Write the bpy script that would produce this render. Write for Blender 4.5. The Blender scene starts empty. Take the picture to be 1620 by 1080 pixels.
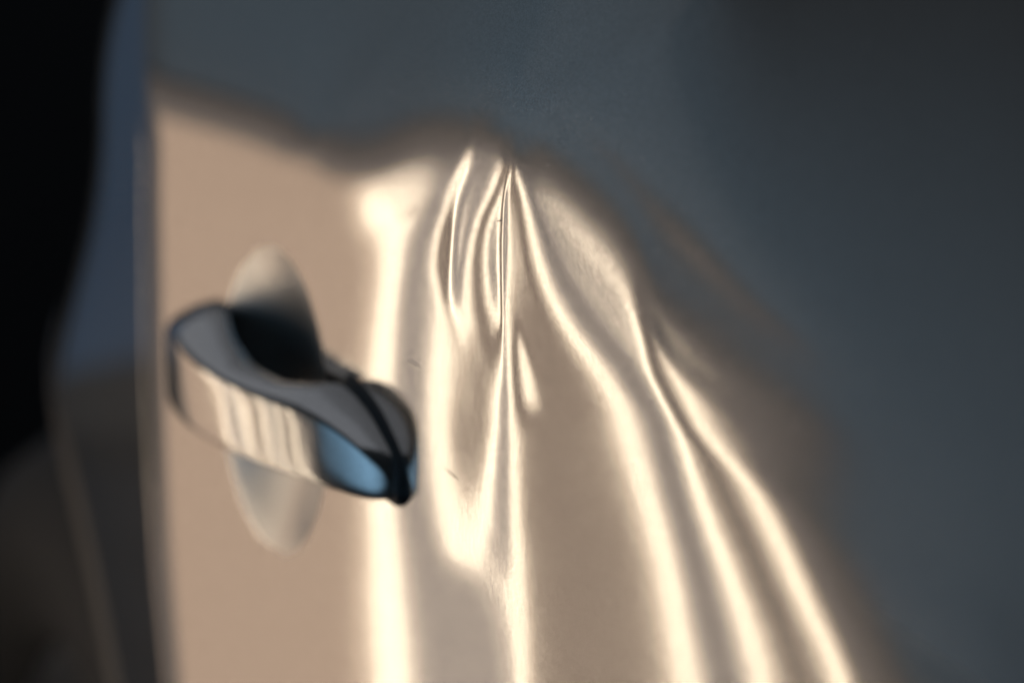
import bpy, math
import numpy as np

# ------------------------------------------------------------------ camera, world, lamps, exposure
scene = bpy.context.scene
COL = scene.collection
R = math.radians
MM = 0.001
FLOOR_Z = -0.80

VIEW_A, VIEW_T, F_PX, DIST = R(27), R(10), 3150.0, 0.43
CD = np.array([-math.cos(VIEW_A)*math.cos(VIEW_T), math.sin(VIEW_A)*math.cos(VIEW_T), -math.sin(VIEW_T)])
CR = np.cross(CD, [0, 0, 1]); CR /= np.linalg.norm(CR)
CU = np.cross(CR, CD)
CP = -CD*DIST

cam = bpy.data.cameras.new('camera')
cam_o = bpy.data.objects.new('camera', cam); COL.objects.link(cam_o)
cam.sensor_width = 36.0
cam.lens = F_PX/1620*36.0
cam.clip_start = 0.01; cam.clip_end = 100
import mathutils
cam_o.matrix_world = mathutils.Matrix(((CR[0], CU[0], -CD[0], CP[0]), (CR[1], CU[1], -CD[1], CP[1]),
                                       (CR[2], CU[2], -CD[2], CP[2]), (0, 0, 0, 1)))
cam.dof.use_dof = True
cam.dof.focus_distance = 0.425
APERTURE = 0.0118
cam.dof.aperture_fstop = cam.lens*MM/APERTURE
cam.dof.aperture_blades = 0
scene.camera = cam_o

world = bpy.data.worlds.new('World'); scene.world = world; world.use_nodes = True
world.node_tree.nodes['Background'].inputs[0].default_value = (0.30, 0.38, 0.45, 1)
world.node_tree.nodes['Background'].inputs[1].default_value = 0.018

scene.view_settings.view_transform = 'Standard'
scene.view_settings.look = 'None'
scene.view_settings.exposure = 0.0
scene.view_settings.gamma = 1.0
scene.cycles.max_bounces = 8
scene.cycles.use_denoising = True
scene.cycles.sample_clamp_indirect = 6.0

def area(name, loc, target, sx, sy, power, col):
    l = bpy.data.lights.new(name, 'AREA'); l.shape = 'RECTANGLE'; l.size = sx; l.size_y = sy
    l.energy = power; l.color = col
    o = bpy.data.objects.new(name, l); COL.objects.link(o)
    o.location = loc
    o.rotation_euler = (mathutils.Vector(target)-mathutils.Vector(loc)).to_track_quat('-Z', 'Y').to_euler()
    return o

area('overhead_fill_light', (-3.0, 0.8, 1.9), (-3.0, 0.8, 0), 7.0, 5.0, 28.0, (0.85, 0.90, 1.0))  # added overhead fill, sized for the reflection on top of the grip
far = area('cool_fill_light', (-2.8, -1.85, -0.05), (0, 0, 0), 5.0, 4.6, 0.60, (0.40, 0.71, 1.0))  # added cool fill for the upper door to reflect
far.data.spread = R(48)
area('blue_fill_light', (-3.4, -0.25, 0.2), (-0.4, 0, 0), 0.8, 1.6, 0.28, (0.16, 0.48, 1.0))  # added blue fill that tints the rear quarter panel, not a sign
left = area('high_fill_light', (-3.2, -1.0, 0.55), (0, 0, 0), 3.0, 3.0, 0.17, (1.0, 0.95, 0.90))  # added dim fill, lifts the dark grip edges and the upper door
left.data.spread = R(70)
warm = area('warm_fill_light', (-2.2, -2.3, 0.45), (0, 0, 0), 1.5, 1.7, 0.02, (1.0, 0.86, 0.76))  # added warm fill, stands in for a warm surface reflected at right
warm.data.spread = R(60)
day = area('workshop_doorway_light', (0.25, -2.3, -0.35), (0, 0, 0), 5.0, 2.8, 9.0, (0.36, 0.68, 1.0))
day.data.spread = R(92)

# ------------------------------------------------------------------ helpers
def new_obj(name, verts, faces, mat=None, parent=None, smooth=True):
    me = bpy.data.meshes.new(name)
    me.from_pydata([tuple(map(float, v)) for v in verts], [], faces)
    me.update()
    if smooth:
        me.polygons.foreach_set('use_smooth', [True]*len(me.polygons))
    o = bpy.data.objects.new(name, me); COL.objects.link(o)
    if mat: me.materials.append(mat)
    if parent: o.parent = parent
    return o

def grid_obj(name, P, mat=None, parent=None, keep=None, flip=False):
    """P: (rows, cols, 3) array of points -> one smooth sheet, built with foreach_set for speed."""
    n, m = P.shape[:2]
    idx = np.arange(n*m).reshape(n, m)
    q = np.stack([idx[:-1, :-1], idx[:-1, 1:], idx[1:, 1:], idx[1:, :-1]], -1)
    if flip: q = q[..., ::-1]
    if keep is not None: q = q[keep]
    q = q.reshape(-1, 4)
    me = bpy.data.meshes.new(name)
    me.vertices.add(n*m); me.vertices.foreach_set('co', P.reshape(-1).astype(np.float32))
    me.loops.add(q.size); me.loops.foreach_set('vertex_index', q.reshape(-1).astype(np.int32))
    me.polygons.add(len(q))
    me.polygons.foreach_set('loop_start', np.arange(0, q.size, 4, dtype=np.int32))
    me.polygons.foreach_set('use_smooth', np.ones(len(q), dtype=bool))
    me.update(calc_edges=True); me.validate()
    o = bpy.data.objects.new(name, me); COL.objects.link(o)
    if mat: me.materials.append(mat)
    if parent: o.parent = parent
    return o

def box(name, lo, hi, mat=None, parent=None, bev=0.0, M=None):
    x0, y0, z0 = lo; x1, y1, z1 = hi
    v = [(x0, y0, z0), (x1, y0, z0), (x1, y1, z0), (x0, y1, z0), (x0, y0, z1), (x1, y0, z1), (x1, y1, z1), (x0, y1, z1)]
    f = [(0, 3, 2, 1), (4, 5, 6, 7), (0, 1, 5, 4), (1, 2, 6, 5), (2, 3, 7, 6), (3, 0, 4, 7)]
    o = new_obj(name, v, f, mat, parent, smooth=False)
    if bev:
        b = o.modifiers.new('bevel', 'BEVEL'); b.width = bev; b.segments = 3
    return o

def empty(name, loc=(0, 0, 0)):
    o = bpy.data.objects.new(name, None); COL.objects.link(o); o.location = loc
    o.empty_display_size = 0.05
    return o

def pchip(xs, ys, x):
    xs = np.asarray(xs, float); ys = np.asarray(ys, float); x = np.asarray(x, float)
    h = np.diff(xs); dl = np.diff(ys)/h
    d = np.zeros_like(ys)
    if len(xs) > 2:
        w1 = 2*h[1:]+h[:-1]; w2 = h[1:]+2*h[:-1]
        ok = dl[:-1]*dl[1:] > 0
        with np.errstate(divide='ignore', invalid='ignore'):
            dd = (w1+w2)/(w1/dl[:-1]+w2/dl[1:])
        d[1:-1] = np.where(ok, dd, 0)
    d[0] = dl[0]; d[-1] = dl[-1]
    k = np.clip(np.searchsorted(xs, x)-1, 0, len(xs)-2)
    t = (x-xs[k])/h[k]
    tc = np.clip(t, 0, 1)
    y = (ys[k]*(1+2*tc)*(1-tc)**2 + ys[k+1]*tc**2*(3-2*tc) + h[k]*(d[k]*tc*(1-tc)**2 - d[k+1]*tc**2*(1-tc)))
    y = y + np.where(t < 0, t*h[k]*d[k], 0) + np.where(t > 1, (t-1)*h[k]*d[k+1], 0)
    return y

def sstep(a, b, x):
    t = np.clip((x-a)/(b-a), 0, 1); return t*t*(3-2*t)

def project(P):
    q = P-CP; dep = q@CD
    return 810+F_PX*(q@CR)/dep, 540-F_PX*(q@CU)/dep

# ------------------------------------------------------------------ materials
def mat(name):
    m = bpy.data.materials.new(name); m.use_nodes = True
    return m, m.node_tree.nodes, m.node_tree.links, m.node_tree.nodes['Principled BSDF']

def paint_material(name, rough, coat_rough, wide_share):
    """metallic base coat (aligned flakes), a little scatter, clear coat with orange peel, sparse dust"""
    m = bpy.data.materials.new(name); m.use_nodes = True
    N, L = m.node_tree.nodes, m.node_tree.links
    N.remove(N['Principled BSDF'])
    tc = N.new('ShaderNodeTexCoord')
    vo = N.new('ShaderNodeTexVoronoi'); vo.inputs['Scale'].default_value = 4200
    L.new(tc.outputs['Object'], vo.inputs['Vector'])
    sp = N.new('ShaderNodeSeparateColor'); L.new(vo.outputs['Color'], sp.inputs[0])
    mr = N.new('ShaderNodeMapRange'); L.new(sp.outputs[0], mr.inputs['Value'])
    mr.inputs['To Min'].default_value = 0.70; mr.inputs['To Max'].default_value = 1.0
    mx = N.new('ShaderNodeMix'); mx.data_type = 'RGBA'; mx.blend_type = 'MULTIPLY'; mx.inputs[0].default_value = 1
    mx.inputs[6].default_value = (0.62, 0.605, 0.59, 1); L.new(mr.outputs[0], mx.inputs[7])
    no = N.new('ShaderNodeTexNoise'); no.inputs['Scale'].default_value = 700; no.inputs['Detail'].default_value = 3
    L.new(tc.outputs['Object'], no.inputs['Vector'])
    bp = N.new('ShaderNodeBump'); bp.inputs['Strength'].default_value = 1.0; bp.inputs['Distance'].default_value = PEEL
    L.new(no.outputs['Fac'], bp.inputs['Height'])
    base = N.new('ShaderNodeBsdfGlossy'); base.distribution = 'BECKMANN'; base.inputs['Roughness'].default_value = rough
    L.new(mx.outputs[2], base.inputs['Color']); L.new(bp.outputs[0], base.inputs['Normal'])
    wide = N.new('ShaderNodeBsdfGlossy'); wide.distribution = 'GGX'; wide.inputs['Roughness'].default_value = 0.30
    L.new(mx.outputs[2], wide.inputs['Color'])
    m1 = N.new('ShaderNodeMixShader'); m1.inputs[0].default_value = wide_share
    L.new(base.outputs[0], m1.inputs[1]); L.new(wide.outputs[0], m1.inputs[2])
    # sparse dust grains
    du = N.new('ShaderNodeTexVoronoi'); du.inputs['Scale'].default_value = 260; L.new(tc.outputs['Object'], du.inputs['Vector'])
    dm = N.new('ShaderNodeMapRange'); dm.inputs['From Min'].default_value = 0.05; dm.inputs['From Max'].default_value = 0.03
    L.new(du.outputs['Distance'], dm.inputs['Value'])
    ds = N.new('ShaderNodeSeparateColor'); L.new(du.outputs['Color'], ds.inputs[0])
    dg_ = N.new('ShaderNodeMath'); dg_.operation = 'GREATER_THAN'; dg_.inputs[1].default_value = 0.85; L.new(ds.outputs[0], dg_.inputs[0])
    dx = N.new('ShaderNodeMath'); dx.operation = 'MULTIPLY'; L.new(dm.outputs[0], dx.inputs[0]); L.new(dg_.outputs[0], dx.inputs[1])
    dust = N.new('ShaderNodeBsdfDiffuse'); dust.inputs['Color'].default_value = (0.35, 0.33, 0.30, 1)
    # clear coat
    coat = N.new('ShaderNodeBsdfGlossy'); coat.distribution = 'BECKMANN'; coat.inputs['Roughness'].default_value = coat_rough
    L.new(bp.outputs[0], coat.inputs['Normal'])
    fr = N.new('ShaderNodeFresnel'); fr.inputs['IOR'].default_value = 1.5
    m2 = N.new('ShaderNodeMixShader'); L.new(fr.outputs[0], m2.inputs[0])
    L.new(m1.outputs[0], m2.inputs[1]); L.new(coat.outputs[0], m2.inputs[2])
    m3 = N.new('ShaderNodeMixShader'); L.new(dx.outputs[0], m3.inputs[0]); L.new(m2.outputs[0], m3.inputs[1]); L.new(dust.outputs[0], m3.inputs[2])
    L.new(m3.outputs[0], N['Material Output'].inputs[0])
    return m
PEEL = 0.0000034

def plain(name, col, rough, metallic=0.0, coat=0.0, nscale=400, namp=0.15):
    m, N, L, b = mat(name)
    tc = N.new('ShaderNodeTexCoord'); no = N.new('ShaderNodeTexNoise'); no.inputs['Scale'].default_value = nscale
    L.new(tc.outputs['Object'], no.inputs['Vector'])
    mr = N.new('ShaderNodeMapRange'); mr.inputs['To Min'].default_value = 1-namp; mr.inputs['To Max'].default_value = 1+namp
    L.new(no.outputs['Fac'], mr.inputs['Value'])
    mx = N.new('ShaderNodeMix'); mx.data_type = 'RGBA'; mx.blend_type = 'MULTIPLY'; mx.inputs[0].default_value = 1
    mx.inputs[6].default_value = (*col, 1); L.new(mr.outputs[0], mx.inputs[7]); L.new(mx.outputs[2], b.inputs['Base Color'])
    b.inputs['Roughness'].default_value = rough; b.inputs['Metallic'].default_value = metallic; b.inputs['Coat Weight'].default_value = coat
    return m

def emitter(name, col, strength):
    m = bpy.data.materials.new(name); m.use_nodes = True
    N, L = m.node_tree.nodes, m.node_tree.links
    N.remove(N['Principled BSDF'])
    e = N.new('ShaderNodeEmission'); e.inputs[0].default_value = (*col, 1); e.inputs[1].default_value = strength
    L.new(e.outputs[0], N['Material Output'].inputs[0])
    return m

PAINT = paint_material('silver_metallic_paint', 0.088, 0.03, 0.19)
GRIP = paint_material('silver_handle_paint', 0.11, 0.05, 0.30)
SATIN = plain('satin_silver_paint', (0.60, 0.585, 0.57), 0.38, 1.0, 0.35, 900, 0.06)
RUBBER = plain('black_rubber', (0.012, 0.012, 0.013), 0.6)
DARK = plain('dark_plastic', (0.02, 0.02, 0.022), 0.5)
TYRE = plain('tyre_rubber', (0.015, 0.015, 0.016), 0.8)
ALLOY = plain('alloy', (0.35, 0.35, 0.36), 0.35, 1.0)
CONCRETE = plain('concrete', (0.12, 0.118, 0.115), 0.75, 0, 0, 9, 0.3)
STRIP = emitter('warm_tube_glow', (1.0, 0.82, 0.60), 8.5)
DIFF = [(-1.55, 1.0, emitter('diffuser_glow_warm', (1.0, 0.71, 0.515), 0.74)), (1.0, 2.0, emitter('diffuser_glow_neutral', (1.0, 0.83, 0.71), 0.58)),
        (2.0, 3.0, emitter('diffuser_glow_amber', (1.0, 0.73, 0.56), 0.33)), (3.0, 4.0, emitter('diffuser_glow_soft', (1.0, 0.85, 0.76), 0.36)),
        (4.0, 5.4, emitter('diffuser_glow_pale', (1.0, 0.77, 0.62), 0.27))]

# ------------------------------------------------------------------ inspection lamp (its place fixes the reflections in the door)
UNIT = 0.060                                   # spacing of the tubes
REFL = CD*np.array([1, -1, 1])                 # mirror direction of the view axis in a flat door
LAMP_C = REFL*0.80                             # where tube 2.0 / height -2.4 stands
E_U = np.array([math.sin(VIEW_A), -math.cos(VIEW_A), 0.0])
E_V = np.array([0.0, 0.0, 1.0])
E_N = np.cross(E_U, E_V)                       # away from or to the door
if E_N@REFL > 0: E_N = -E_N                    # faces the door
U_MIN, U_MAX, V_BOT = -1.55, 5.4, -9.0
def lamp_pt(U, V):
    return LAMP_C + (np.asarray(U)[..., None]-2.0)*UNIT*E_U + (np.asarray(V)[..., None]+2.4)*UNIT*E_V

# ------------------------------------------------------------------ shape of the dented door skin
# Reflection-line tracks: where each lamp tube should appear on the skin. Each track is a list of (row, column, tube number).
K = [
 [(-300,-250,-2.8),(1400,-250,-2.8)],
 [(-300,190,-1.8),(400,205,-1.8),(1080,255,-1.8),(1400,270,-1.8)],
 [(-300,250,-.85),(400,265,-.85),(1080,305,-.85),(1400,320,-.85)],
 [(-300,430,-.1),(300,430,-.05),(1400,450,0.0)],
 [(-300,590,.5),(180,590,.55),(262,590,.8),(300,590,.93),(335,594,1),(380,607,1),(420,616,1),(470,611,1),(640,602,1),(850,609,1),(950,617,1),(1080,625,1),(1400,640,1)],
 [(-300,680,.7),(180,680,.75),(240,725,.95),(262,718,1.0),(279,700,1.0),(290,676,1.0),(310,655,1.06),(350,650,1.4),(420,652,1.5),(500,648,1.5),(700,650,1.5),(870,670,1.5),(950,705,1.5),(1080,722,1.5),(1400,735,1.5)],
 [(-300,738,.85),(180,738,1.0),(230,736,1.3),(262,732,1.75),(281,722,2),(320,704,2),(382,682,2),(421,680,2),(450,688,2),(517,697,2),(613,693,2),(740,702,2),(800,712,2),(870,728,1.97),(900,739,1.8),(950,755,1.55),(1080,775,1.52),(1400,790,1.52)],
 [(-300,743,.9),(180,743,1.05),(262,735,1.8),(285,727,2.1),(310,718,2.3),(340,712,2.65),(373,708,2.88),(400,705,2.88),(430,703,2.7),(460,703,2.5),(500,712,2.25),(550,722,2.2),(600,730,2.25),(700,735,2.3),(800,740,2.12),(870,741,1.98),(950,762,1.6),(1080,785,1.58),(1400,798,1.58)],
 [(-300,748,.95),(180,748,1.1),(262,738,1.7),(281,732,2),(339,723,2),(397,717.5,2),(450,714,2),(488,717,2),(503,726,2.05),(530,733,2.15),(600,745,2.3),(700,750,2.3),(800,750,2.1),(870,750,1.97),(950,768,1.64),(1080,790,1.62),(1400,804,1.62)],
 [(-300,765,1.0),(180,765,1.1),(262,765,.95),(275,755,1.08),(300,743,1.4),(350,732,1.5),(400,726,1.5),(450,724,1.65),(485,726,1.9),(503,732,2.06),(530,742,2.2),(600,755,2.35),(700,757,2.28),(800,755,2.08),(870,757,1.95),(950,775,1.67),(1080,796,1.66),(1400,809,1.66)],
 [(-300,795,1.5),(180,795,1.5),(262,797,1.8),(272,796,2),(305,771,2),(353,747,2),(411,736,2),(469,735,2),(495,735,2.05),(503,738,2.08),(530,750,2.25),(600,765,2.33),(700,763,2.24),(800,759,2.06),(870,762,1.92),(950,781,1.7),(1080,802,1.69),(1400,813,1.7)],
 [(-300,799,1.8),(180,799,1.8),(269,800,2.3),(300,793,3),(334,776,3),(373,764,3),(406,761,3),(450,766,3),(493,776,3),(512,785,2.95),(540,781,2.65),(600,775,2.28),(700,769,2.16),(800,762,2.04),(870,767,1.88),(950,788,1.74),(1080,807,1.73),(1400,817,1.75)],
 [(-300,801,1.9),(180,801,1.9),(269,802,2.3),(300,795,3.1),(334,786,3.4),(373,780,3.6),(406,779,3.6),(450,782,3.5),(493,785.5,3.2),(512,789,2.97),(540,788,2.5),(600,783,2.18),(700,773,2.09),(800,764.5,2.02),(870,773,1.83),(950,796,1.79),(1080,812,1.78),(1400,821,1.8)],
 [(-300,803,2.0),(180,803,2.0),(269,804,2.2),(300,797,3.0),(334,793.5,3),(400,791.5,3),(450,791.5,3),(493,792,3),(512,792.5,2.85),(540,792.5,2.4),(600,788,2.1),(700,777,2.04),(800,767,2.01),(870,779,1.78),(950,800,1.83),(1080,815,1.82),(1400,823,1.85)],
 [(-300,806,2.05),(180,806,2.05),(269,806.5,2.05),(300,800,2),(334,797.5,2),(400,796,2),(469,796,2),(540,795.5,2),(589,792.5,2),(640,786,2),(700,781,1.98),(760,774,1.98),(800,771,1.97),(870,786,1.72),(950,804,1.87),(1080,818,1.87),(1400,825,1.9)],
 [(-300,808,2.1),(180,808,2.1),(269,808.5,1.95),(300,802,1.6),(400,799.3,1.55),(469,798,1.75),(520,798,1.8),(589,799,1.7),(640,799,1.62),(700,798,1.6),(800,796,1.62),(870,798,1.7),(950,810,1.92),(1080,821,1.93),(1400,827,1.95)],
 [(-300,811,2.2),(180,811,2.2),(268,811,2.1),(280,807.5,2),(300,804.5,2),(400,802,2),(469,800,2),(541,803,2),(638,809,2),(700,813,2),(800,815,2),(870,817,2.0),(950,820,2.0),(1080,825,2.0),(1400,832,2.0)],
 [(-300,813,2.5),(180,813,2.5),(268,813,2.4),(300,809.5,2.5),(400,808.5,2.4),(450,809,2.36),(500,812,2.36),(560,816,2.36),(600,820,2.36),(650,830,2.32),(700,842,2.35),(800,842,2.35),(950,858,2.35),(1080,868,2.35),(1400,885,2.4)],
 [(-300,815,2.8),(180,815,2.8),(268,815,2.7),(300,816,2.6),(400,826,2.6),(464,840,2.6),(527,865,2.6),(620,915,2.6),(727,955,2.62),(878,990,2.62),(1080,1025,2.62),(1400,1060,2.62)],
 [(-300,820,3),(180,820,3),(268,817,3),(300,824,3),(349,829,3),(411,839,3),(464,858,3),(527,897,3),(620,969,3),(727,1013,3),(878,1051,3),(1080,1090,3),(1400,1140,3)],
 [(-300,830,3.3),(180,830,3.3),(268,824,3.4),(300,834,3.5),(349,845,3.5),(411,862,3.5),(464,885,3.5),(527,930,3.5),(595,990,3.5),(670,1042,3.5),(790,1080,3.5),(947,1117,3.5),(1080,1150,3.5),(1400,1205,3.5)],
 [(-300,850,3.6),(180,850,3.6),(268,842,3.8),(320,852,4),(387,880,4),(425,900,4),(482,940,4),(540,985,4),(595,1026,4),(670,1070,4),(790,1120,4),(947,1171,4),(1080,1208,4),(1400,1270,4)],
 [(-300,900,3.9),(180,890,3.9),(268,870,4.0),(320,875,4.1),(387,912,4.12),(425,935,4.12),(482,975,4.12),(540,1010,4.2),(570,1022,4.35),(595,1036,4.5),(670,1090,4.5),(790,1168,4.5),(947,1228,4.5),(1080,1270,4.5),(1400,1335,4.5)],
 [(-300,960,4.3),(300,960,4.4),(400,985,4.3),(450,1003,4.45),(480,1012,4.75),(500,1018,5),(526,1023,5),(582,1045,5),(645,1095,5),(715,1164,5),(809,1227,5),(935,1278,5),(1060,1326,5),(1400,1400,5)],
 [(-300,1060,4.9),(300,1060,5.0),(450,1060,5.2),(526,1062,6.1),(582,1090,6.2),(645,1150,6.2),(715,1225,6.1),(809,1290,6.0),(935,1345,5.9),(1080,1400,5.9),(1400,1480,5.9)],
 [(-300,1700,8.4),(1400,1750,8.4)],
 [(-300,2400,11.5),(1400,2450,11.5)],
]
# edge of the lit area (top of the lamp) as it should appear on the skin
BORDER = [(-250,110),(100,140),(250,180),(350,210),(480,255),(545,298),(585,292),(640,255),(690,241),(735,240),(800,244),(830,258),(880,320),(950,390),(1000,450),(1020,490),(1045,560),(1100,618),(1160,662),(1300,745),(1620,890),(2000,1000),(2450,1150)]
V_PX = 130.0

IX = np.arange(-250, 2401, 1.5); IY = np.arange(-300, 1401, 4.0)
K = [[(y, x+(300 if (y == -300 and 4 <= i <= 23) else 0), 0.55+(x-590)*3.75/370 if (y <= 180 and 4 <= i <= 23) else u) for (y, x, u) in t] for i, t in enumerate(K)]
UMAP = np.zeros((len(IY), len(IX)))
_tx = np.array([pchip([k[0] for k in t], [k[1] for k in t], IY) if len(t) > 2 else np.interp(IY, [k[0] for k in t], [k[1] for k in t]) for t in K])
_tu = np.array([pchip([k[0] for k in t], [k[2] for k in t], IY) if len(t) > 2 else np.interp(IY, [k[0] for k in t], [k[2] for k in t]) for t in K])
for r_ in range(len(IY)):
    xs = _tx[:, r_].copy()
    for j in range(1, len(xs)): xs[j] = max(xs[j], xs[j-1]+1.2)
    UMAP[r_] = pchip(xs, _tu[:, r_], IX)
# teardrop ding beside the crease
GX, GY = np.meshgrid(IX, IY)
_s = (GY-500)/178.0
_cx = 816+_s*30; _wd = 3.0+24.0*np.clip(_s, 0, 1)
UMAP += 0.58*np.exp(-((GX-_cx)/_wd)**2)*sstep(-0.05, 0.3, _s)*(1-sstep(0.72, 1.02, _s))
# soft ridges running out of the dent into the dark part of the skin
def ridge(p, q, wd, amp):
    d = np.hypot(q[0]-p[0], q[1]-p[1]); ux, uy = (q[0]-p[0])/d, (q[1]-p[1])/d
    t = (GX-p[0])*ux+(GY-p[1])*uy; n = -(GX-p[0])*uy+(GY-p[1])*ux
    e = np.exp(-(n/wd)**2)*sstep(-40, 60, t)*(1-sstep(d-80, d+40, t))
    return amp*(n/wd)*e*1.6, e
RW = 0
for a_ in (((752, 238), (1130, -20), 22, 0.55), ((470, 245), (640, 70), 34, 0.5)):
    du_, e_ = ridge(*a_); UMAP += du_; RW = RW+e_
def blur1(a, n, axis):
    k = np.ones(n)/n
    for _ in range(2):
        p = np.pad(a, [(n//2, n//2) if i == axis else (0, 0) for i in range(2)], mode='edge')
        a = np.apply_along_axis(lambda v: np.convolve(v, k, 'valid'), axis, p)
    return a
UMAP = blur1(UMAP, 3, 0)
_b = pchip([p[0] for p in BORDER], [p[1] for p in BORDER], IX)
VMAP = (_b[None, :]-GY)/V_PX
VMAP = blur1(VMAP, 15, 1)
VMAP = VMAP+(blur1(VMAP, 201, 1)-VMAP)*sstep(0.5, 1.8, VMAP)
_side = (0.5+0.5*sstep(200, 420, GX))*(0.15+0.85*(1-sstep(1380, 1600, GX)))
WMAP = 0.02+0.12*sstep(0.6, 1.3, VMAP)*(1-sstep(780, 1250, GX))+0.98*(1-sstep(0.05, 0.5, VMAP))*_side*(1-0.9*sstep(6.6, 7.6, UMAP))
WMAP = WMAP+0.3*np.clip(RW, 0, 1)
WVMAP = (0.006+0.03*sstep(-2.5, -0.5, VMAP)+0.32*sstep(-0.7, -0.1, VMAP)*(1-0.9*sstep(0.5, 1.4, VMAP)))*_side

def bil(Mp, px, py):
    fx = np.clip((px-IX[0])/(IX[1]-IX[0]), 0, len(IX)-1.001); fy = np.clip((py-IY[0])/(IY[1]-IY[0]), 0, len(IY)-1.001)
    i = fx.astype(int); j = fy.astype(int); a = fx-i; b = fy-j
    return (Mp[j, i]*(1-a)+Mp[j, i+1]*a)*(1-b)+(Mp[j+1, i]*(1-a)+Mp[j+1, i+1]*a)*b

# regular grid on the door
SX0, SX1, SZ0, SZ1 = -0.300, 0.210, -0.215, 0.125
NX, NZ = 1025, 257
GXX = np.linspace(SX0, SX1, NX); GZZ = np.linspace(SZ0, SZ1, NZ)
HX, HZ = GXX[1]-GXX[0], GZZ[1]-GZZ[0]

def cg_skin(h, t1, c, w1, t2, w2, hx, hz, it):
    """least squares on cells: slope_x + c*slope_z -> t1 (weight w1), slope_z -> t2 (weight w2), plus a trace of twist damping"""
    kt = 0.3*w1.mean()**0.5
    def G(v):
        a, b, e, f = v[:-1, :-1], v[:-1, 1:], v[1:, :-1], v[1:, 1:]
        gx = (b-a+f-e)/(2*hx); gz = (e-a+f-b)/(2*hz)
        return gx+c*gz, gz, kt*(f-e-b+a)/hx
    def GT(r1, r2, r3):
        ax = r1/(2*hx); az = (c*r1+r2)/(2*hz); at = kt*r3/hx
        o = np.zeros_like(h)
        o[:-1, :-1] += -ax-az+at; o[:-1, 1:] += ax-az-at; o[1:, :-1] += -ax+az-at; o[1:, 1:] += ax+az+at
        return o
    def A(v):
        e1, e2, e3 = G(v); return GT(w1*e1, w2*e2, e3)
    dg = np.zeros_like(h)
    da = w1*(1/(2*hx)+c/(2*hz))**2+w2/(2*hz)**2+(kt/hx)**2; db = w1*(1/(2*hx)-c/(2*hz))**2+w2/(2*hz)**2+(kt/hx)**2
    dg[:-1, :-1] += da; dg[1:, 1:] += da; dg[:-1, 1:] += db; dg[1:, :-1] += db
    r = GT(w1*t1, w2*t2, np.zeros_like(t1))-A(h)
    z = r/dg; d = z.copy(); rz = (r*z).sum()
    for _ in range(it):
        Ad = A(d); al = rz/(d*Ad).sum()
        h = h+al*d; r = r-al*Ad; z = r/dg; rn = (r*z).sum(); d = z+(rn/rz)*d; rz = rn
    return h

def resize(h, n, m):
    r = np.linspace(0, h.shape[0]-1, n); c = np.linspace(0, h.shape[1]-1, m)
    i = np.clip(r.astype(int), 0, h.shape[0]-2); j = np.clip(c.astype(int), 0, h.shape[1]-2)
    a = (r-i)[:, None]; b = (c-j)[None]
    return (h[i][:, j]*(1-b)+h[i][:, j+1]*b)*(1-a)+(h[i+1][:, j]*(1-b)+h[i+1][:, j+1]*b)*a

def pool(a, s, w=None):
    n, m = a.shape
    f = lambda x: x.reshape(n//s, s, m//s, s).mean((1, 3))
    return f(a) if w is None else f(a*w)/f(w)

def half_slopes(P, U, V):
    a = CP-P; a /= np.linalg.norm(a, axis=-1, keepdims=True)
    b = lamp_pt(U, V)-P; b /= np.linalg.norm(b, axis=-1, keepdims=True)
    nn = a+b
    return -nn[..., 0]/nn[..., 1], -nn[..., 2]/nn[..., 1]

def solve_door():
    n, m = NZ, NX
    Xc, Zc = np.meshgrid((GXX[1:]+GXX[:-1])/2, (GZZ[1:]+GZZ[:-1])/2)
    H = np.zeros((n, m))
    for outer in range(5):
        Hc = (H[1:, 1:]+H[1:, :-1]+H[:-1, 1:]+H[:-1, :-1])/4
        px, py = project(np.stack([Xc, Hc, Zc], -1))
        w1 = bil(WMAP, px, py); w2 = bil(WVMAP, px, py)
        # beyond the picture the slopes simply go on as they are at its border
        pc, pr = np.clip(px, -120, 1740), np.clip(py, -120, 1200)
        ray = CD+((pc-810)/F_PX)[..., None]*CR+((540-pr)/F_PX)[..., None]*CU
        P = CP+ray*((Hc-CP[1])/ray[..., 1])[..., None]
        U = bil(UMAP, pc, pr); V = bil(VMAP, pc, pr)
        if outer:              # linearise about the height that the skin gives by itself
            gx = np.gradient(H, HX, axis=1); gz = np.gradient(H, HZ, axis=0)
            av = lambda g: (g[1:, 1:]+g[1:, :-1]+g[:-1, 1:]+g[:-1, :-1])/4
            nv = np.stack([av(gx), -np.ones_like(Xc), av(gz)], -1); nv /= np.linalg.norm(nv, axis=-1, keepdims=True)
            vv = P-CP; vv /= np.linalg.norm(vv, axis=-1, keepdims=True)
            rv = vv-2*(vv*nv).sum(-1, keepdims=True)*nv
            tt = ((LAMP_C-P)@E_N)/np.minimum(rv@E_N, -0.05)
            Va = np.clip(((P+rv*tt[..., None]-LAMP_C)@E_V)/UNIT-2.4, V-5, V+5)
        else:
            Va = V
        p0, q0 = half_slopes(P, U, Va)
        p1, q1 = half_slopes(P, U, Va+0.5)
        c = -(p1-p0)/(q1-q0)
        t1 = p0+c*q0
        t2 = half_slopes(P, U, V)[1]
        Hn = np.zeros((17, 65))
        for s, its in ((16, 500), (8, 400), (4, 300), (2, 200), (1, 130)):
            Hn = resize(Hn, (n-1)//s+1, (m-1)//s+1)
            w1s, w2s = pool(w1, s), pool(w2, s)
            Hn = cg_skin(Hn, pool(t1, s, w1), pool(c, s), w1s, pool(t2, s, w2), w2s, HX*s, HZ*s, its)
        H = Hn-Hn[int(n*0.62), int(m*0.585)]
    return H
H = solve_door()
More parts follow.
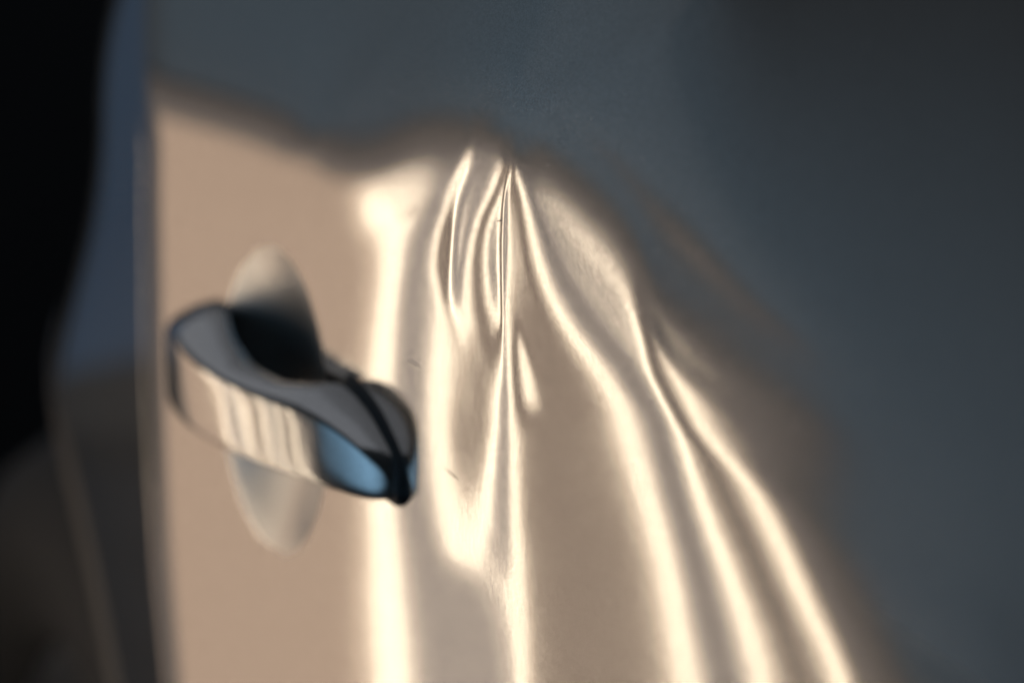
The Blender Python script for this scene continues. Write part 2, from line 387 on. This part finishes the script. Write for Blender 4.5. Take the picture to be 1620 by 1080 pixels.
def h_at(x, z):
    fx = np.clip((np.asarray(x, float)-SX0)/HX, 0, NX-1.001); fz = np.clip((np.asarray(z, float)-SZ0)/HZ, 0, NZ-1.001)
    i = fx.astype(int); j = fz.astype(int); a = fx-i; b = fz-j
    return (H[j, i]*(1-a)+H[j, i+1]*a)*(1-b)+(H[j+1, i]*(1-a)+H[j+1, i+1]*a)*b
print('door relief mm: min %.2f max %.2f' % (H.min()*1000, H.max()*1000),
      'handle %.2f' % (float(h_at(-0.08, -0.04))*1000), 'edge %.2f' % (float(h_at(-0.285, -0.04))*1000))

# ------------------------------------------------------------------ floor
floor = box('floor', (-9, -7, FLOOR_Z-0.05), (7, 7, FLOOR_Z), CONCRETE)
floor['kind'] = 'structure'

backdrop = box('backdrop', (-3.1, 0.3, FLOOR_Z+0.002), (-3.0, 4.5, 1.7), plain('backdrop_black', (0.008, 0.008, 0.009), 0.9, 0, 0, 6, 0.3))  # near-black backdrop, added to keep the background behind the car dark
backdrop['kind'] = 'structure'

# ------------------------------------------------------------------ car
car = empty('car', (-0.2, 0.3, FLOOR_Z))
car['label'] = 'silver car with a dented door and a pull handle, seen close up'
car['category'] = 'car'
def under(o, parent=car):
    o.parent = parent
    o.matrix_parent_inverse = mathutils.Matrix.Translation(-mathutils.Vector(parent.location)) if parent is car else mathutils.Matrix()
    return o

CUP_C, CUP_R = (-0.1445, -0.0395), (0.042, 0.044)
def cup_depth(x, z):
    r = np.sqrt(((x-CUP_C[0])/CUP_R[0])**2+((z-CUP_C[1])/CUP_R[1])**2)
    return 0.0105*np.clip(1-r**2, 0, 1)**1.3

def edge_x(z):
    return -0.270+0.9*np.clip(-z, 0, 1)**2

# door mesh: fine grid, rows continued coarsely above and below, columns continued forward
zr = np.concatenate([np.linspace(-0.46, SZ0, 40)[:-1], GZZ, np.linspace(SZ1, 0.24, 18)[1:]])
xr = np.concatenate([GXX, SX1+np.cumsum(np.linspace(0.001, 0.02, 36))])
Xg, Zg = np.meshgrid(xr, zr)
shift = (edge_x(Zg)-SX0)*(1-sstep(SX0, SX0+0.09, Xg))
Xd = Xg+shift
Yd = h_at(Xd, Zg)
below = np.clip(SZ0-Zg, 0, 1); above = np.clip(Zg-SZ1, 0, 1); fwd = np.clip(Xg-SX1, 0, 1)
gb = (H[0]-H[3])/(3*HZ); gt = (H[-1]-H[-4])/(3*HZ); gf = (H[:, -1]-H[:, -4])/(3*HX)
Yd = Yd - np.interp(Xd, GXX, gb)*0.05*(1-np.exp(-below/0.05))*-1*-1
Yd = Yd + np.interp(Xd, GXX, gt)*0.05*(1-np.exp(-above/0.05))
Yd = Yd + np.interp(Zg, GZZ, gf)*0.05*(1-np.exp(-fwd/0.05))
Yd = Yd + cup_depth(Xd, Zg)
# the skin turns in towards its rear edge, then rolls over
Yd = Yd + 0.0017*np.clip(1-(Xd-edge_x(Zg))/0.038, 0, 1)**2*(0.3+0.7*sstep(-0.12, -0.03, Zg))
er = np.clip(0.002-(Xd-edge_x(Zg)), 0, 0.002)
Yd = Yd + 0.002-np.sqrt(np.maximum(0.002**2-er**2, 0))
flange = np.stack([Xd[:, :1]+0.0005, Yd[:, :1]+0.014, Zg[:, :1]], -1)
Pd = np.concatenate([flange, np.stack([Xd, Yd, Zg], -1)], 1)
_c = (Pd[:-1, :-1]+Pd[1:, 1:])/2
in_cup = ((_c[..., 0]-CUP_C[0])/CUP_R[0])**2+((_c[..., 2]-CUP_C[1])/CUP_R[1])**2 < 0.97
door = grid_obj('door', Pd, PAINT, keep=~in_cup); under(door)
door['label'] = 'dented silver metallic door panel with a sharp vertical crease'

# scuffs in the lacquer beside the crease
SCUFF = plain('scuffed_lacquer', (0.48, 0.38, 0.29), 0.6, 0, 0, 2500, 0.5)
for pts, wd in ((((-0.0545, -0.0125), (-0.0440, -0.0130)), 0.00022), (((-0.0335, -0.0345), (-0.0240, -0.0362)), 0.00020), (((-0.0105, 0.0250), (-0.0070, 0.0254)), 0.00018)):
    n_ = 24; tt_ = np.linspace(0, 1, n_); rng = np.random.default_rng(int(abs(pts[0][0])*1e5))
    x_ = pts[0][0]+(pts[1][0]-pts[0][0])*tt_; z_ = pts[0][1]+(pts[1][1]-pts[0][1])*tt_+rng.normal(0, 0.00008, n_)
    hw = wd*(0.25+rng.random(n_))*np.sin(np.pi*np.clip(tt_, 0.02, 0.98))
    row = lambda sgn: np.stack([x_, h_at(x_, z_+sgn*hw)-0.00004, z_+sgn*hw], -1)
    scuff = grid_obj('scuff', np.stack([row(-1), row(1)], 0), SCUFF); scuff.parent = door

# door handle
def compact(P, keep):
    r, c = np.where(keep); sl = np.s_[r.min():r.max()+2, c.min():c.max()+2]
    return P[sl], keep[r.min():r.max()+1, c.min():c.max()+1]
H0 = float(h_at(-0.085, -0.04))
handle = empty('door_handle', (0, 0, 0)); under(handle)
Pcup, kcup = compact(Pd, in_cup)
grid_obj('handle_cup', Pcup, SATIN, handle, keep=kcup)
SEC = np.array([  # X, outer Y, inner Y, top outer, top inner, bottom outer, bottom inner (mm)
 [-206,-2,5,-30,-27,-43,-45], [-204,-7,5,-26,-22,-45,-50], [-199,-11.5,5,-24,-19,-46,-53],
 [-190,-15.5,4,-24,-17,-47,-55], [-176,-18.3,-0.5,-25,-17.5,-47.5,-55], [-162,-19.8,-4.5,-26.7,-20,-48,-54],
 [-148,-20.3,-7,-28,-23.5,-48,-53], [-130,-19.9,-7.5,-28.8,-27,-48,-52.5], [-110,-18.6,-7,-29.2,-27.3,-48,-53],
 [-97,-17.2,-5,-29.2,-25.8,-48.5,-54], [-88,-16,-1,-29.3,-25,-49,-55], [-80,-14.7,2,-29.8,-26.5,-49.3,-55.5],
 [-72,-13.2,3,-31,-29,-49.8,-56], [-65,-11.3,3,-33,-32,-50.2,-56], [-59,-9.2,3,-35.5,-35.5,-50.5,-55.5],
 [-54,-6.8,3,-38.5,-39,-50.5,-54.8], [-50.5,-4.2,3,-41.5,-42.5,-50,-53], [-48.5,-1.5,3,-44.5,-45.5,-48.5,-50.5],
], float)
_tip = SEC[:, 0] > -97
SEC[_tip, 0] = -97+(SEC[_tip, 0]+97)*0.86
SEC[:, 5:] += (2.5*np.clip((SEC[:, 0]+110)/40, 0, 1))[:, None]
SEC[:, 3:5] += (1.0*np.clip((SEC[:, 0]+97)/40, 0, 1))[:, None]
SEC[:, 6] = np.maximum(SEC[:, 6], SEC[:, 5]-np.where(SEC[:, 0] > -115, 0.8, 3.0))
def loft(sec, n, nseg, power, ymin=None, grow=0.0):
    s = np.linspace(0, 1, len(sec)); t = np.linspace(0, 1, n)
    C = np.array([pchip(s, sec[:, k], t) for k in range(7)]).T*MM
    th = np.linspace(0, 2*np.pi, nseg, endpoint=False)
    a = np.sign(np.cos(th))*np.abs(np.cos(th))**power; b = np.sign(np.sin(th))*np.abs(np.sin(th))**power
    a = (a+1)/2; b = (b+1)/2          # a: 0 inner .. 1 outer ; b: 0 bottom .. 1 top
    Y = C[:, 2:3]*(1-a)+C[:, 1:2]*a
    zt = C[:, 4:5]*(1-a)+C[:, 3:4]*a + grow; zb = C[:, 6:7]*(1-a)+C[:, 5:6]*a - grow
    Z = zb*(1-b)+zt*b
    Z = Z + (0.0022*4*a*(1-a)*np.clip(2*b-1, 0, 1))
    Y = Y - 0.0003*4*b*(1-b)*np.clip(2*a-1, 0, 1)
    X = np.repeat(C[:, 0:1], nseg, 1)
    return np.stack([X, Y, Z], -1)
def closed_tube(name, P, m, parent):
    n, k = P.shape[:2]
    v = P.reshape(-1, 3).tolist(); f = []
    for i in range(n-1):
        for j in range(k):
            f.append((i*k+j, i*k+(j+1) % k, (i+1)*k+(j+1) % k, (i+1)*k+j))
    f.append(tuple(range(k))[::-1]); f.append(tuple((n-1)*k+j for j in range(k)))
    o = new_obj(name, v, f, m, parent)
    import bmesh
    bm = bmesh.new(); bm.from_mesh(o.data); bmesh.ops.recalc_face_normals(bm, faces=bm.faces); bm.to_mesh(o.data); bm.free()
    return o
HF = lambda P: h_at(P[:, :1, 0], -0.04+0*P[:, :1, 0])
PG = loft(SEC, 160, 200, 0.17); PG[..., 1] += HF(PG)
closed_tube('grip', PG, GRIP, handle)
# black gasket under the fixed end of the grip
gk = SEC[10:].copy(); gk[:, 1] = -2.0; gk[:, 2] = 4
gk[:, 0] = np.interp(gk[:, 0], [gk[0, 0], gk[-1, 0]], [gk[0, 0]+1, gk[-1, 0]+1.6]); gk[:, 4] += 1.0; gk[:, 3] = gk[:, 4]; gk[:, 6] -= 1.2; gk[:, 5] = gk[:, 6]
PK = loft(gk, 60, 48, 0.5); PK[..., 1] += HF(PK)
closed_tube('gasket', PK, RUBBER, handle)

# rear quarter panel behind the door gap
zq = np.linspace(-0.46, 0.24, 141); uq = np.concatenate([np.linspace(0, 0.012, 10), 0.012+np.linspace(0, 1, 120)[1:]**1.3*0.75])
Uq, Zq = np.meshgrid(uq, zq)
Xq = edge_x(Zq)-0.0045-Uq
Yedge = h_at(edge_x(Zq), Zq)
def quarter_y(X, Z):
    turn = np.clip(-0.34-0.10*sstep(0.02, -0.12, Z)-X, 0, 2)
    return h_at(edge_x(Z), Z) + 0.003 + (0.13-0.035*sstep(0.05, -0.13, Z))*np.clip(edge_x(Z)-X-0.013*sstep(-0.04, -0.13, Z), 0, 2) + turn**2/(2*0.6) + 2.2*np.clip(Z-0.02, 0, 1)**2
Yq = quarter_y(Xq, Zq)
e2 = np.clip(0.0025-Uq, 0, 0.0025); Yq += 0.0025-np.sqrt(np.maximum(0.0025**2-e2**2, 0))
Pq = np.stack([Xq, Yq, Zq], -1)
ARC, ARR = (-0.64, -0.45), 0.375
rr = np.hypot(Xq-ARC[0], Zq-ARC[1])
keep = (rr[:-1, :-1] > ARR)
quarter = grid_obj('rear_quarter_panel', Pq, PAINT, keep=keep, flip=True); under(quarter)
# wheel arch lip and liner, wheel
def ring(name, cx, cz, prof, m, parent, n=72, a0=0, a1=2*math.pi):
    A_ = np.linspace(a0, a1, n)
    P = np.array([[(cx+r*math.cos(t), y, cz+r*math.sin(t)) for (r, y) in prof] for t in A_])
    return grid_obj(name, P, m, parent)
yq0 = float(Yedge.mean())
aa = np.linspace(0, math.pi, 90)
ax_, az_ = ARC[0]+np.cos(aa), ARC[1]+np.sin(aa)
def arch_row(r, dy):
    x = ARC[0]+r*np.cos(aa); z = ARC[1]+r*np.sin(aa); return np.stack([x, quarter_y(x, z)+dy, z], -1)
arch = grid_obj('wheel_arch_lip', np.stack([arch_row(ARR+0.012, 0.003), arch_row(ARR+0.008, -0.001), arch_row(ARR+0.001, -0.002), arch_row(ARR-0.006, 0.004), arch_row(ARR-0.008, 0.25)], 1), DARK); under(arch)
wheel = empty('wheel'); under(wheel)
RT = 0.32; wz = FLOOR_Z+RT
tyre = ring('tyre', ARC[0], wz, [(0.20, yq0+0.08), (0.215, yq0+0.055), (0.27, yq0+0.045), (0.305, yq0+0.06), (RT, yq0+0.085), (RT, yq0+0.22), (0.30, yq0+0.25), (0.2, yq0+0.25)], TYRE, wheel)
rim = ring('rim', ARC[0], wz, [(0.202, yq0+0.078), (0.19, yq0+0.07), (0.17, yq0+0.10), (0.05, yq0+0.085), (0.001, yq0+0.08)], ALLOY, wheel)
# inner body behind the gap so that nothing shines through
inner = box('inner_body', (-0.62, 0.12, -0.46), (0.75, 0.16, 0.24), DARK); under(inner)

# ------------------------------------------------------------------ inspection lamp object
lamp = empty('inspection_lamp', (0, 0, 0))
lamp['label'] = 'warm inspection lamp board with five glowing tubes standing beside the car'
lamp['category'] = 'lamp'
Ml = mathutils.Matrix(((E_U[0], E_V[0], E_N[0], LAMP_C[0]), (E_U[1], E_V[1], E_N[1], LAMP_C[1]), (E_U[2], E_V[2], E_N[2], LAMP_C[2]), (0, 0, 0, 1)))
lamp.matrix_world = Ml
uc = lambda U: (U-2.0)*UNIT
vc = lambda V: (V+2.4)*UNIT
box('housing', (uc(U_MIN)-0.056, vc(V_BOT)-0.006, -0.045), (uc(U_MAX)+0.056, vc(0)+0.03, -0.012), DARK, lamp, 0.003)
for ua, ub, dm in DIFF:
    box('diffuser_panel', (uc(ua)+0.0002, vc(V_BOT), -0.0115), (uc(ub)-0.0002, vc(0), -0.006), dm, lamp)
# added dim glow around the board, softening its reflected edge: an inner and an outer rail on each of three sides
for step, glow in ((0, 0.21), (1, 0.125)):
    rm = emitter('added_edge_glow', (1.0, 0.86, 0.78), glow)
    a0, a1, b0 = 0.02+0.42*step, 0.42+0.42*step, 0.02+0.22*step
    box('glow_rail', (uc(U_MAX+a0), vc(V_BOT), -0.0115), (uc(U_MAX+a1), vc(b0+0.2), -0.006), rm, lamp)
    box('glow_rail', (uc(U_MIN-a1), vc(V_BOT), -0.0115), (uc(U_MIN-a0), vc(b0+0.2), -0.006), rm, lamp)
    box('glow_rail', (uc(U_MIN-a0+0.01), vc(b0), -0.0115), (uc(U_MAX+a0-0.01), vc(b0+0.2), -0.006), rm, lamp)
for k in range(1, 6):
    box('light_strip', (uc(k)-0.0034, vc(V_BOT)+0.01, -0.0055), (uc(k)+0.0034, vc(0)-0.002, 0.0), STRIP, lamp, 0.002)
pole_v = [( 0.012*math.cos(t), yy, -0.06+0.012*math.sin(t)) for yy in (FLOOR_Z-LAMP_C[2]+0.02, vc(-3)) for t in np.linspace(0, 2*math.pi, 17)[:-1]]
new_obj('stand_pole', pole_v, [(i, (i+1) % 16, 16+(i+1) % 16, 16+i) for i in range(16)], DARK, lamp)
box('stand_foot', (-0.22, FLOOR_Z-LAMP_C[2]+0.001, -0.09), (0.22, FLOOR_Z-LAMP_C[2]+0.025, -0.03), DARK, lamp, 0.004)
box('stand_foot', (-0.025, FLOOR_Z-LAMP_C[2]+0.001, -0.28), (0.025, FLOOR_Z-LAMP_C[2]+0.024, 0.14), DARK, lamp, 0.004)
